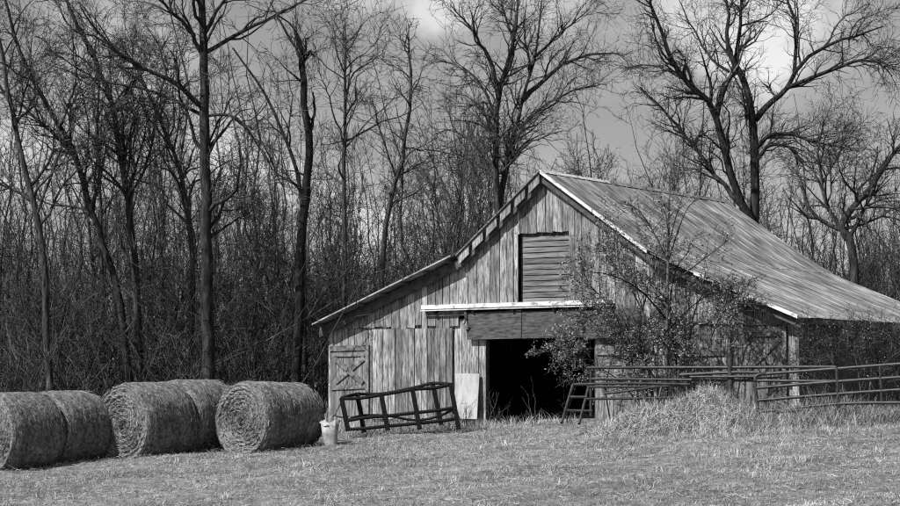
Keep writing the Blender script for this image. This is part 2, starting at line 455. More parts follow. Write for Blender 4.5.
def soft_roof(x):
    w = .6                                    # the knee is eased by the old sheets
    k, kz = (KX, KZ) if x < 0 else (KXR, KZR)
    if abs(abs(x) - k) > w: return roof_z(x)
    s0, s1 = (kz - AZ) / k, (EZ - kz) / (EX - k)
    q = abs(x) - (k - w)
    return roof_z(math.copysign(k - w, x)) + s0 * q + (s1 - s0) * q * q / (4 * w)
def panel(sg, a, b, y0, lift, wav):
    """one sheet from a (upper) to b (lower): 3 ribs, sagging a little"""
    ks, prof = 8, []
    for t, h in ((0, 0.0), (.03, .015), (.06, 0), (.47, 0), (.5, .009), (.53, 0), (.94, 0), (.97, .015), (1, 0.0)):
        prof.append((t * (PW + .02), h))
    V = []
    for k in range(ks + 1):
        t = k / ks
        xx = a + (b - a) * t; zz = soft_roof(sg * xx)
        sag = -.02 * math.sin(math.pi * t) * wav
        for yy, h in prof: V.append((sg * xx, yy, zz + h + lift + sag + (.012 * wav * t * math.sin(y0 * 2.1 + yy))))
    n = len(prof)
    F = [(k * n + i, k * n + i + 1, (k + 1) * n + i + 1, (k + 1) * n + i) for k in range(ks) for i in range(n - 1)]
    if sg > 0: F = [f[::-1] for f in F]
    s = Soup(); s.add(V, F)
    o = link('roof_panel', s.mesh('roof_panel', M['roof']), roof, (0, y0, 0))
    return o
for sg in (-1, 1):
    kx = KX if sg < 0 else KXR
    for k in range(npan):
        y0 = -OV + k * PW
        lf = .004 * (k % 2)
        ov = .05
        panel(sg, 0.03, kx + .30 + prnd.uniform(-.03, .03), y0 + OV - OVU, lf + .010, prnd.uniform(-.3, .6))
        panel(sg, kx + .16, EX + prnd.uniform(-.03, .04), y0, lf, prnd.uniform(-.6, 1))
s = Soup(); s.prism([(-.09, AZ - .03), (0, AZ + .045), (.09, AZ - .03), (0, AZ + .03)], -OVU - .01, 2.9)
link('ridge_cap', s.mesh('ridge_cap', M['trim']), roof)
s = Soup(); s.prism([(-.12, AZ - .05), (0, AZ + .05), (.12, AZ - .05), (0, AZ + .035)], 3.0, LEN + .25)
link('ridge_cap', s.mesh('ridge_cap', M['roof']), roof)
# gable edges: bright folded trim on top, rake boards with gaps below
def rake(sg, t0, t1, a, b, name, y0, y1, dz, h, mat):
    p = [a[i] + (b[i] - a[i]) * t0 for i in (0, 1)]; q = [a[i] + (b[i] - a[i]) * t1 for i in (0, 1)]
    s = Soup(); s.prism([(sg * p[0], p[1] + dz - h), (sg * q[0], q[1] + dz - h), (sg * q[0], q[1] + dz), (sg * p[0], p[1] + dz)], y0, y1)
    return link(name, s.mesh(name, mat), roof)
A_, KL_, KR_, E_ = (0, AZ), (KX, KZ), (KXR, KZR), (EX + .03, EZ)
for sg in (-1, 1):
    K_ = KL_ if sg < 0 else KR_
    for (a, b, n) in ((A_, K_, 2), (K_, E_, 3)):
        for k in range(n):
            if sg > 0 and a is K_ and k == 0: continue
            ov = OVU if a is A_ else OV
            thick = .075 if sg > 0 else .035
            rake(sg, k / n + .004, (k + 1) / n - .004, a, b, 'edge_trim', -ov - .02 - .003 * k, -ov + .05, .035, thick, M['trim'] if sg > 0 else M['wood_slat' if a is A_ else 'old_edge'])
for k in range(6):
    rake(-1, k / 6 + .012, (k + 1) / 6 - .03, A_, KL_, 'rake_board', -OVU + .02, -OVU + .045, -.02, .22, M['wood'])
rake(-1, 0, 1, A_, KL_, 'fly_rafter', -OVU + .10, -OVU + .15, -.06, .26, M['wood_dark'])
rake(-1, 0, 1, KL_, E_, 'fly_rafter', -OV + .30, -OV + .36, -.05, .24, M['wood_dark'])
rake(1, 0, 1, A_, KR_, 'fly_rafter', -OVU + .10, -OVU + .15, -.05, .20, M['wood_dark'])
rake(1, 0, 1, KR_, E_, 'fly_rafter', -OV + .12, -OV + .17, -.05, .18, M['wood_dark'])
s = Soup(); s.box(EX - .10, EX - .06, -OV + .1, LEN + .2, EZ - .14, EZ - .02)
link('eave_board', s.mesh('eave_board', M['wood_dark']), roof)

# --- things against the front wall
wp = Soup(); wp.box(-.33, .33, -.012, .012, 0, 1.06)
tag(link('wall_panel', wp.mesh('wall_panel', M['white_panel']), None, bpt(-2.12, -.17, .12), (RAD(-5), RAD(.6), -TH)),
    'pale rectangular sheet leaning on the planks just left of the dark doorway', 'panel')

# ------------------------------------------------------------------ round bales
BT = RAD(37)
BU = Vector((math.cos(BT), -math.sin(BT), 0)); BV = Vector((math.sin(BT), math.cos(BT), 0))
def make_bale(label, pos, r, length, seed, tilt=0.0):
    rg = np.random.default_rng(seed)
    root = tag(empty('hay_bale', pos, -BT + tilt), label, 'hay bale', 'round hay bales lying in rows beside the barn')
    na, nl = 72, 12
    lump = lambda a, y: 1 + .012 * np.sin(3 * a + seed) + .010 * np.sin(5 * a + y * 2 + seed) + .006 * np.sin(11 * a - 4 * y)
    flat = lambda z: np.where(z < -.86 * r, -.86 * r + (z + .86 * r) * .3, z)       # flattened where it lies
    a = np.arange(na) * 2 * np.pi / na
    ys = np.linspace(0, length, nl + 1)
    prof = np.array([0.945, .985] + [1.0] * (nl - 3) + [.985, 0.945])
    AA, YY = np.meshgrid(a, ys, indexing='ij'); PR = prof[None] * lump(AA, YY) * r + rg.normal(size=AA.shape) * .007
    V = np.stack([PR * np.sin(AA), YY, flat(PR * np.cos(AA)) + r * .9], -1)
    i, j = np.meshgrid(np.arange(na), np.arange(nl), indexing='ij')
    f = np.stack([i * (nl + 1) + j, ((i + 1) % na) * (nl + 1) + j, ((i + 1) % na) * (nl + 1) + j + 1, i * (nl + 1) + j + 1], -1).reshape(-1, 4)
    s = Soup(); s.add(V, f)
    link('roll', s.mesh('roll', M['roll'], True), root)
    for end in (0, 1):                                  # spiral ends
        nr = 26
        rr = np.linspace(0.0, 1, nr + 1)
        AA, RR = np.meshgrid(a, rr, indexing='ij')
        rad = RR * r * .947 * lump(AA, 0)
        h = (0.019 * np.sin(RR * 52 - AA * 1 + .6 * np.sin(2 * AA + seed)) + rg.normal(size=AA.shape) * .012) * np.clip((1 - RR) * 6, 0, 1) - .05 * (1 - RR ** 3)
        yy = (h * -1 - .005) if end else h * 1 + .0
        yy = length + (-h - .055) * -1 - .0 if end else -h - .055
        V = np.stack([rad * np.sin(AA), yy, flat(rad * np.cos(AA)) + r * .9], -1)
        V[:, -1, 1] = length if end else 0
        i, j = np.meshgrid(np.arange(na), np.arange(nr), indexing='ij')
        f = np.stack([i * (nr + 1) + j, i * (nr + 1) + j + 1, ((i + 1) % na) * (nr + 1) + j + 1, ((i + 1) % na) * (nr + 1) + j], -1).reshape(-1, 4)
        if not end: f = f[:, ::-1]
        s = Soup(); s.add(V, f); link('end_face', s.mesh('end_face', M['hay'], False), root)
    # loose straw: along the windings on the near end, round the rim, along the roll
    s = Soup()
    n = 1700
    q = np.sqrt(rg.uniform(0.004, 1, n)); an = rg.uniform(0, 2 * np.pi, n)
    rad = q * r * .97
    C = np.stack([rad * np.sin(an), rg.uniform(-.05, -.005, n) * (1 - q ** 4) - .01, flat(rad * np.cos(an)) + r * .9], -1)
    D = np.stack([np.cos(an), rg.normal(size=n) * .25, -np.sin(an)], -1) + rg.normal(size=(n, 3)) * .32
    s.strands(C, D, rg.uniform(.05, .17, n), rg.uniform(.005, .010, n), rg, .15)
    o = link('end_straw', s.mesh('end_straw', M['straw']), root); o['kind'] = 'stuff'
    s = Soup()
    n = 2200
    an = rg.uniform(0, 2 * np.pi, n); yy = rg.uniform(0, length, n)
    C = np.stack([r * 1.006 * np.sin(an), yy, flat(r * 1.006 * np.cos(an)) + r * .9], -1)
    D = np.stack([np.cos(an), rg.normal(size=n) * .12, -np.sin(an)], -1) + rg.normal(size=(n, 3)) * .09
    s.strands(C, D, rg.uniform(.05, .16, n), rg.uniform(.004, .008, n), rg, .06)
    n = 260
    an = rg.uniform(-1.5, 1.5, n) + np.pi; yy = rg.uniform(-.15, length, n)
    C = np.stack([r * .9 * np.sin(an) * 1.1, yy, rg.uniform(0, .12, n)], -1)
    s.strands(C, rg.normal(size=(n, 3)) * np.array([1, 1, .5]), rg.uniform(.08, .25, n), rg.uniform(.006, .012, n), rg, .2)
    o = link('loose_straw', s.mesh('loose_straw', M['roll_straw']), root); o['kind'] = 'stuff'
    return root
def bale_row(px, py_top, py_bot, Yd, labels, r, ln, seed, gap, off):
    x, y = gx(px, Yd), Yd
    p = Vector((x, y, 0))
    for k, lb in enumerate(labels):
        q = p + BV * (k * (ln + gap)) + BU * (off * k)
        m = q + BV * ln * .5
        zg = float(ground_z(m.x, m.y)) - .05
        make_bale(lb, (q.x, q.y, zg), r - .03 * k, ln, seed * 7 + k, RAD((-1.5, 3.5)[k % 2]))
bale_row(-8, 394, 470, 40.0, ('nearest dark round bale cut off by the left edge of the photo', 'round bale behind the leftmost bale, its end hidden'), .825, 1.24, 1, .12, .06)
bale_row(124, 380, 455, 41.4, ('round bale with its spiral end showing, front of the middle row', 'round bale lying behind the middle spiral end'), .855, 1.34, 2, .08, .08)
bale_row(243, 377, 447, 41.6, ('round bale nearest the barn with a pale spiral end', 'short round bale at the back of the row nearest the barn'), .795, .86, 3, .04, .02)

# ------------------------------------------------------------------ torn white tub beside the bales
Yb = 42.3
tub_p = Vector((gx(330.5, Yb), Yb, 0)); tub_p.z = float(ground_z(tub_p.x, tub_p.y)) - .02
s = Soup(); n = 20; V = []
rt = np.random.default_rng(4)
top = .42 + .08 * np.abs(np.sin(np.arange(n) * 2 * np.pi / n * 1.5 + .4)) + rt.uniform(-.05, .05, n)
for k in range(n):
    a = 2 * math.pi * k / n
    for rr, zz in ((.145, 0), (.165, .25), (.19, top[k]), (.178, top[k]), (.13, .03)):
        V.append((rr * math.copysign(abs(math.cos(a)) ** .5, math.cos(a)), rr * math.copysign(abs(math.sin(a)) ** .5, math.sin(a)), zz))
F = [(k * 5 + j, ((k + 1) % n) * 5 + j, ((k + 1) % n) * 5 + j + 1, k * 5 + j + 1) for k in range(n) for j in range(4)]
s.add(V, F)
tub = tag(empty('feed_tub', tub_p), 'torn white tub standing between the last bale and the iron rack', 'tub')
link('body', s.mesh('body', M['rope'], True), tub)
s = Soup(); s.add([(-.12, -.19, .42), (-.22, -.15, .50), (-.10, -.12, .56), (-.02, -.2, .44)], [(0, 1, 2, 3)])
s.add([(.03, -.2, .42), (.19, -.1, .56), (.23, .05, .53), (.16, -.14, .41)], [(0, 1, 2, 3)])
link('flap', s.mesh('flap', M['white_panel']), tub)

# ------------------------------------------------------------------ bent iron hay rack in front of the sliding door
Yr = 44.6
def rp(zx, zy, d=0.0):
    """from the enlarged look at the rack (6.43x, origin 335,375)"""
    return at(335 + zx / 6.43, 375 + zy / 6.43, Yr + d)
rack_o = Vector((gx(400, Yr), Yr, float(ground_z(gx(400, Yr), Yr))))
rack = tag(empty('hay_rack', rack_o), 'bent black iron hay rack leaning askew in front of the barn planks', 'hay rack')
posts = [((42, 148), (85, 362), 0), ((142, 112), (188, 372), .55), ((296, 118), (340, 358), -.1), ((496, 82), (546, 352), -.1), ((626, 44), (684, 322), .5), ((742, 52), (796, 352), 0)]
rel = lambda p: tuple(p - rack_o)
for k, (a, c, d) in enumerate(posts):
    s = Soup(); s.bar(rel(rp(*a, d)), rel(rp(*c, d)), .105, .10, up=(0, 1, 0))
    link('post', s.mesh('post', M['iron']), rack)
def smooth_curve(pts, k):
    """Catmull-Rom through pts"""
    P = np.array([tuple(p) for p in pts], float)
    Q = np.vstack([2 * P[0] - P[1], P, 2 * P[-1] - P[-2]])
    t = np.linspace(0, len(P) - 1 - 1e-6, k); i = t.astype(int); u = (t - i)[:, None]
    p0, p1, p2, p3 = Q[i], Q[i + 1], Q[i + 2], Q[i + 3]
    return .5 * (2 * p1 + (p2 - p0) * u + (2 * p0 - 5 * p1 + 4 * p2 - p3) * u ** 2 + (3 * p1 - p0 - 3 * p2 + p3) * u ** 3)
rails = [([(42, 152, 0), (160, 150, -.05), (300, 128, -.1), (500, 94, -.1), (640, 84, -.05), (742, 62, 0)], .036),
         ([(42, 150, 0), (142, 124, .55), (300, 122, .6), (500, 84, .6), (626, 54, .5), (742, 60, 0)], .034),
         ([(70, 296, 0), (200, 274, -.1), (330, 264, -.1), (530, 242, -.1), (660, 228, -.06), (772, 210, 0)], .036),
         ([(70, 296, 0), (170, 262, .55), (330, 262, .6), (520, 292, .6), (670, 264, .5), (772, 215, 0)], .026),
         ([(90, 350, 0), (190, 344, -.1), (330, 330, -.1), (530, 312, -.1), (680, 296, -.05), (785, 280, 0)], .036)]
for pts, r in rails:
    s = Soup(); c = smooth_curve([rp(*p) - rack_o for p in pts], 18); s.tubes(c, np.full(18, r * 1.2), 6)
    link('rail', s.mesh('rail', M['iron'], True), rack)

# ------------------------------------------------------------------ tubular gates and rails on the right
def gate(name, label, tubes, mat=M['gate'], cat='gate'):
    """tubes: (part, [(px, py, Y)...], radius)"""
    o0 = at(*tubes[0][1][0]); o0.z = float(ground_z(o0.x, o0.y))
    root = tag(empty(name, o0), label, cat)
    for part, pts, r in tubes:
        P = [at(*p) - o0 for p in pts]
        k = 2 if len(P) == 2 else 4 * len(P)
        c = np.array([tuple(p) for p in P]) if len(P) == 2 else smooth_curve(P, k)
        s = Soup(); s.tubes(c, np.full(len(c), r), 7)
        link(part, s.mesh(part, mat, True), root)
    return root
gate('leaning_gate', 'tube gate propped aslant right of the doorway, two slanting end posts', [
    ('end_post', [(573, 384, 41.60), (561.5, 423, 40.90)], 0.030),
    ('end_post', [(588.5, 387, 41.50), (579, 424, 40.90)], 0.030),
    ('rail', [(572, 384.5, 41.60), (632, 383.5, 41.40), (690, 384.5, 41.20)], 0.030),
    ('rail', [(588, 387, 41.50), (660, 386.5, 41.30), (686, 384.5, 41.25)], 0.027),
    ('rung', [(570.5, 397, 41.36), (587, 397, 41.30)], 0.027),
    ('rung', [(566.8, 410.5, 41.14), (592, 411, 41.10)], 0.027),
    ('rail', [(586, 399, 41.28), (640, 398.5, 41.20), (683, 397, 41.10)], 0.027),
    ('rail', [(604, 394, 41.40), (661, 386.5, 41.30)], 0.025),
    ('brace', [(661.5, 387, 41.30), (656, 410, 41.10)], 0.025),
    ('brace', [(646, 398, 41.20), (640, 416, 41.00)], 0.025),
    ('brace', [(634, 398, 41.20), (637, 420, 41.00)], 0.022)])
gate('rail_gate', 'long low tube gate behind the straw heap, close to the barn wall', [
    ('end_post', [(591, 367, 42.20), (591, 416, 42.20)], 0.033),
    ('rail', [(587, 367.8, 42.20), (650, 367.6, 41.90), (720, 367.5, 41.30), (800, 367, 40.50), (836, 367, 40.20)], 0.033),
    ('rail', [(680, 375, 41.70), (730, 372.5, 41.20), (760, 372.5, 40.80)], 0.037),
    ('rail', [(591, 379, 42.20), (700, 380, 41.50), (800, 381, 40.50), (836, 381, 40.20)], 0.030),
    ('rail', [(690, 377, 41.50), (755, 376.5, 40.90)], 0.027),
    ('post', [(679, 367, 41.70), (677, 412, 41.70)], 0.033),
    ('post', [(730, 352, 41.20), (731, 412, 41.20)], 0.062)])
gate('tube_gate', 'nearest grey tube gate at the right edge with a rounded corner post', [
    ('end_post', [(768, 373.6, 40.2), (758, 375, 40.2), (755, 381, 40.2), (757, 400, 40.2), (758.5, 418, 40.2)], 0.037),
    ('rail', [(766, 373.8, 40.2), (838, 368.6, 39.6), (912, 363, 39)], 0.034),
    ('rail', [(756, 388, 40.2), (838, 381.5, 39.6), (912, 376.5, 39)], 0.034),
    ('rail', [(757, 400.5, 40.2), (838, 394, 39.6), (912, 389, 39)], 0.034),
    ('rail', [(758, 412, 40.2), (838, 404, 39.6), (912, 402.5, 39)], 0.034),
    ('upright', [(836.5, 366, 39.6), (838.5, 408, 39.6)], 0.034),
    ('upright', [(880, 366, 39.25), (882, 406, 39.25)], 0.030)])
gate('fallen_plank', 'dark timber lying in the weeds below the nearest tube gate', [
    ('timber', [(776, 411.5, 40), (802, 409.5, 39.9)], .05)], M['wood_dark'], 'timber')

# ------------------------------------------------------------------ bare trees
def norm(v): return v / (np.linalg.norm(v, axis=-1, keepdims=True) + 1e-9)
def grow(P, R, rg, dens, tmin, ang, lens, k, up, wob, rk=(.45, .7), rmin=.005, plim=.8, fade=.45):
    n, kk, _ = P.shape
    L = np.linalg.norm(np.diff(P, axis=1), axis=2).sum(1)
    idx = np.repeat(np.arange(n), rg.poisson(np.clip(dens * L * (1 - tmin), 0, 60)))
    m = len(idx)
    t = rg.uniform(tmin, .98, m); fi = t * (kk - 1); i0 = fi.astype(int); w = (fi - i0)[:, None]
    pos = P[idx, i0] * (1 - w) + P[idx, i0 + 1] * w
    rad = R[idx, i0] * (1 - w[:, 0]) + R[idx, i0 + 1] * w[:, 0]
    T = norm(P[idx, i0 + 1] - P[idx, i0])
    rv = rg.normal(size=(m, 3)); pp = norm(rv - T * (rv * T).sum(1, keepdims=True))
    a = rg.uniform(ang[0], ang[1], m)[:, None]
    D = T * np.cos(a) + pp * np.sin(a)
    ln = np.minimum(rg.uniform(lens[0], lens[1], m) * (1 - fade * t), plim * L[idx])
    r0 = np.maximum(np.minimum(rad * rg.uniform(rk[0], rk[1], m), ln * .03 + .004), rmin * 1.25)
    Q = np.zeros((m, k, 3)); Q[:, 0] = pos
    for j in range(1, k):
        D = norm(D + np.array([0, 0, up]) + rg.normal(size=(m, 3)) * wob)
        Q[:, j] = Q[:, j - 1] + D * (ln / (k - 1))[:, None]
    RR = np.maximum(r0[:, None] * (1 - .8 * np.linspace(0, 1, k)[None]), rmin * .8)
    return Q, RR

def tree_meshes(name, P0, R0, rg, dens=(2.2, 3.2, 4.5, 4.0), l1=(1.2, 3.2), l2=(.7, 2.0), l3=(.4, 1.2), l4=(.25, .65), tmin=.3, a1=(.5, 1.0), up=.05, wob=.23, rmin=.0055, limbs=None):
    """P0: trunk polylines; limbs: explicit limb polylines (P, R)"""
    dens = (dens[0] * 1.15, dens[1] * 1.3, dens[2] * 1.3, dens[3] * 1.2)
    st, sc = Soup(), Soup()
    st.tubes(P0, R0, 9)
    srcs = [(P0, R0)]
    if limbs is not None: st.tubes(limbs[0], limbs[1], 7); srcs.append(limbs)
    lev1 = []
    for q, (P, R) in enumerate(srcs):
        A = grow(P, R, rg, dens[0] if q == 0 else dens[0] * 1.2, tmin if q == 0 else .15, a1, l1, 7, up, wob, plim=.55, rmin=rmin)
        st.tubes(A[0], A[1], 5); lev1.append(A)
    if limbs is not None: lev1.append(limbs)
    for A in lev1:
        B = grow(A[0], A[1], rg, dens[1], .15, (.4, 1.0), l2, 5, up * .7, wob * 1.2, plim=.6, rmin=rmin)
        sc.tubes(B[0], B[1], 4)
        C = grow(B[0], B[1], rg, dens[2], .15, (.4, 1.0), l3, 4, up * .6, wob * 1.3, plim=.7, rmin=rmin)
        sc.tubes(C[0], C[1], 3)
        if dens[3]:
            D = grow(C[0], C[1], rg, dens[3], .2, (.4, .9), l4, 3, up * .5, wob * 1.3, plim=.8, rmin=rmin)
            sc.tubes(D[0], D[1], 3)
    return st.mesh(name + '_trunk', M['bark'], True), sc.mesh(name + '_crown', M['twig'])

def plant_tree(name, label, loc, tm, cm, rz=0, sc=1.0, group=None, cat='tree', tilt=(0, 0)):
    root = tag(empty(name, loc), label, cat, group)
    root.rotation_euler = (tilt[0], tilt[1], rz); root.scale = (sc,) * 3 if not isinstance(sc, tuple) else sc
    link('trunk', tm, root); link('crown', cm, root)
    return root

def hero(name, label, Yd, trunk, limbs, seed, r=(.15, .05), **kw):
    """trunk: [(px, py)...] from the foot up; limbs: ([(px, py)...], dy0, dy1, r0, r1)"""
    rg = np.random.default_rng(seed)
    foot = at(*trunk[0], Yd)
    foot.z = float(ground_z(foot.x, foot.y)) - .1
    K = 16
    def poly(pts, d0, d1, k, ground=False):
        n = len(pts)
        W = [at(p[0], p[1], Yd + d0 + (d1 - d0) * i / max(1, n - 1)) - foot for i, p in enumerate(pts)]
        if ground: W[0] = Vector((W[0].x, W[0].y, 0))
        c = smooth_curve(W, k); c[1:-1] += rg.normal(size=(k - 2, 3)) * .018
        return c
    P0 = poly(trunk, 0, 0, K, True)[None]
    R0 = np.linspace(1, 0, K)[None] ** .8 * (r[0] - r[1]) + r[1]
    R0[0, 0] *= 1.3
    LP = LR = None
    if limbs:
        LP = np.stack([poly(l[0], l[1], l[2], 12) for l in limbs]); LR = np.stack([np.linspace(l[3], l[4], 12) for l in limbs])
    tm, cm = tree_meshes(name, P0, R0, rg, limbs=(LP, LR) if limbs else None, **kw)
    return plant_tree(name, label, foot, tm, cm)

z1 = lambda *p: [(a / 2.3, b / 2.3) for a, b in p]
z3 = lambda *p: [(200 + a / 2.3, b / 2.3) for a, b in p]
z5 = lambda *p: [(420 + a / 2.3, b / 2.3) for a, b in p]
z6 = lambda *p: [(640 + a / 2.3, b / 2.3) for a, b in p]
hero('tall_tree', 'tall straight tree behind the middle bales, thickest trunk of the left woods', 48.5,
     [(209, 385), (207, 300), (206, 200), (204, 110), (203, 50), (201, -30)],
     [([(203, 108), (174, 82), (130, 61), (98, 32), (80, 5)], 0, -1.2, .07, .015),
      ([(204, 116), (156, 93), (100, 80), (52, 66)], 0, 1.5, .05, .012),
      ([(203, 55), (190, 30), (168, 8), (150, -12)], 0, -.8, .065, .02),
      ([(203, 54), (239, 33), (274, 16), (304, 0), (330, -14)], 0, .8, .06, .012),
      ([(204, 116), (235, 117), (255, 140), (272, 168), (285, 190)], 0, -1, .04, .012),
      ([(205, 150), (225, 110), (240, 85)], 0, 1, .03, .01)], 21, r=(.165, .075), dens=(1.5, 2.6, 3.6, 3.2))
hero('leaning_tree', 'forked tree leaning left, its stem crossing the upper left corner', 50,
     [(136, 385), (122, 310), (104, 250), (93, 217), (78, 161), (65, 135), (26, 70), (13, 30), (4, -5)],
     [(z1((172, 360), (100, 290), (30, 220), (-30, 190)), 0, 1, .05, .02), ([(60, 128), (72, 95), (76, 60), (70, 20)], 0, -1, .03, .01), ([(93, 217), (99, 150), (92, 100)], 0, .8, .03, .012)],
     22, r=(.10, .03), dens=(1.8, 2.6, 3.6, 3.0))
hero('slanting_tree', 'slanting dark tree at the far left edge of the woods', 49,
     [(52, 385), (46, 300), (37, 217), (26, 174), (13, 113), (0, 48), (-8, 0)],
     [([(37, 215), (60, 150), (72, 120), (78, 90)], 0, -1, .035, .01), ([(16, 125), (28, 80), (34, 20)], 0, 1, .03, .01)], 23, r=(.095, .035), dens=(1.8, 2.6, 3.6, 3.0))
hero('bent_tree', 'bent tree with long stem arching left, between the slanting tree and the tall trunk', 51,
     [(140, 385), (137, 300), (130, 217), (122, 165), (111, 100), (95, 60), (70, 10), (62, -10)],
     [([(122, 165), (133, 120), (142, 95), (140, 60)], 0, 1, .035, .01), ([(113, 108), (100, 85), (66, 60), (50, 50)], 0, -1, .03, .01), ([(128, 205), (150, 150), (158, 100), (170, 60)], 0, -.6, .04, .012)], 24, r=(.105, .03), dens=(1.7, 2.6, 3.6, 3.0))
hero('thin_tree', 'thin tree leaning left just left of the tall trunk', 52,
     [(193, 385), (192, 290), (187, 208), (174, 152), (143, 82), (120, 40)], [([(174, 152), (180, 100), (176, 50)], 0, 1, .03, .01)], 25, r=(.085, .02), dens=(1.7, 2.6, 3.6, 3.0))
hero('broken_tree', 'dead tree with a snapped splintered top right of the tall trunk', 49.5,
     [(297, 385), (299, 300), (302, 217), (307, 191), (309, 143), (303, 87), (301, 52), (297, 36)],
     [([(303, 60), (293, 45), (278, 17), (270, 2)], 0, 1, .045, .015), ([(302, 58), (306, 46), (305, 38)], 0, 0, .05, .02), ([(303, 62), (310, 52), (315, 58)], 0, -.3, .04, .015), ([(309, 150), (314, 110), (313, 92)], 0, .3, .05, .02)], 26, r=(.13, .06), dens=(1.0, 2.0, 3.0, 2.2), l1=(.6, 1.6))
hero('slim_tree', 'slim upright tree with a spindly top above the bales near the barn', 53,
     [(344, 385), (345, 217), (345, 130), (345, 60), (345, 26)], [([(346, 100), (352, 75), (374, 59), (385, 52)], 0, .6, .03, .008), ([(345, 150), (330, 100), (318, 70)], 0, -.6, .03, .008)], 27, r=(.075, .012), dens=(1.6, 2.4, 3.4, 3.0))
hero('twiggy_tree', 'twiggy tree rising against open sky just left of the barn gable', 56,
     [(376, 385), (383, 260), (389, 208), (404, 148), (411, 87), (409, 50), (409, 24)], [([(404, 148), (430, 150), (455, 155)], 0, .6, .025, .008), ([(396, 180), (380, 130), (372, 100)], 0, -.8, .03, .008)], 28, r=(.09, .012), dens=(2.2, 2.8, 3.6, 3.0), l1=(.7, 1.7))
hero('forked_tree', 'spreading tree with twin stems rising behind the barn gable', 62,
     [(498, 385), (498, 260), (498, 205), (496, 160), (496, 117), (500, 87), (512, 50), (518, 0)],
     [(z5((180, 520), (196, 400), (206, 350), (220, 300), (235, 230), (265, 130), (280, 0)), 0, 1.0, .11, .025),
      (z5((183, 205), (150, 120), (120, 70), (70, 10)), 0, -1, .08, .015),
      (z5((235, 230), (290, 180), (340, 140), (430, 120), (470, 130)), .4, 1.5, .08, .015),
      (z5((176, 270), (130, 180), (80, 150), (40, 140)), 0, 1.2, .05, .012),
      (z5((222, 300), (290, 240), (380, 200), (430, 195)), .4, -1.2, .05, .012),
      (z5((178, 420), (120, 330), (70, 300), (30, 310)), 0, 1.0, .05, .012),
      (z5((186, 400), (250, 330), (330, 300)), 0, -1.0, .05, .012),
      (z5((185, 200), (215, 110), (190, 20), (180, -20)), 0, 1.0, .06, .015),
      (z5((265, 130), (330, 70), (390, 20)), .8, 0, .05, .012),
      (z5((255, 160), (240, 80), (245, 0)), .8, 2, .05, .012)],
     29, r=(.13, .035), dens=(2.0, 2.6, 3.4, 3.4), tmin=.38, l1=(1.0, 2.8))
hero('gnarled_tree', 'large gnarled many-stemmed tree towering behind the right roof slope', 60,
     [(755, 400), (755, 280), (755, 220), (754, 143), (750, 104), (744, 78), (733, 61), (727, 38), (728, 10), (722, -20)],
     [(z6((262, 520), (225, 450), (200, 370), (180, 290), (160, 240), (110, 190), (80, 150), (60, 100), (30, 20), (22, -10)), -.2, -1.2, 0.136, .035),
      (z6((266, 275), (300, 235), (330, 210), (370, 145), (440, 100), (500, 80), (560, 60)), 0, 1.5, 0.104, .02),
      (z6((335, 203), (430, 165), (500, 140), (545, 142), (580, 175)), .5, -1.0, 0.072, .02),
      (z6((355, 165), (360, 70), (340, 0), (336, -20)), .7, 2, 0.064, .025),
      (z6((175, 270), (190, 210), (215, 160), (230, 70), (235, 0), (236, -20)), -.3, .8, 0.096, .03),
      (z6((262, 345), (300, 310), (340, 308), (400, 325), (470, 340)), 0, -1.2, 0.072, .02),
      (z6((265, 370), (300, 335), (345, 340), (372, 376)), 0, -.6, 0.064, .03),
      (z6((230, 470), (180, 410), (110, 320), (60, 260), (0, 200)), -.2, 1.2, 0.080, .02),
      (z6((105, 185), (60, 160), (10, 150), (-40, 160)), -.7, .6, 0.040, .012),
      (z6((205, 165), (160, 130), (120, 60), (90, 0)), 0, 1.2, 0.048, .015),
      (z6((232, 60), (290, 40), (330, 0)), .5, 1.4, 0.032, .012),
      (z6((425, 105), (460, 50), (520, 10)), 1.0, 2.0, 0.032, .012),
      (z6((255, 240), (243, 270), (238, 220), (200, 140)), 0, -.6, 0.040, .02),
      (z6((95, 175), (40, 100), (25, 40)), -.8, -1.6, 0.040, .014)],
     30, r=(.17, .02), dens=(1.7, 2.9, 3.7, 3.3), tmin=.35, l1=(.8, 2.6), rmin=.0055)
hero('crooked_tree', 'small crooked tree with a twisted elbow behind the low roof corner', 58,
     [(858, 400), (855, 300), (852, 244), (842, 226), (852, 208), (869, 190), (889, 160), (905, 140)],
     [([(846, 240), (825, 200), (822, 180), (818, 150), (824, 120)], 0, 1, .07, .02), ([(866, 193), (885, 200), (905, 215)], 0, -1, .05, .015), ([(846, 222), (858, 216), (868, 226)], 0, -.3, .07, .03), ([(822, 185), (840, 150), (852, 120)], .5, 1, .03, .01)],
     31, r=(.15, .04), dens=(1.8, 2.8, 3.6, 3.2))

hero('pole_tree', 'straight thin pole of a tree standing between two leaning stems at upper left', 54,
     [(103, 385), (101, 250), (98, 150), (97, 80), (95, 15)], [([(98, 120), (110, 80), (118, 40)], 0, .8, .02, .008)], 32, r=(.06, .015), dens=(1.5, 2.2, 3.0, 2.6))
hero('swept_tree', 'tree with a long bare stem swept up to the left, right of the tall trunk', 50.5,
     [(305, 385), (304, 280), (300, 190), (287, 143), (265, 96), (233, 48)], [([(287, 143), (292, 100), (287, 70)], 0, .8, .025, .008)], 33, r=(.07, .02), dens=(1.2, 2.2, 3.0, 2.4))
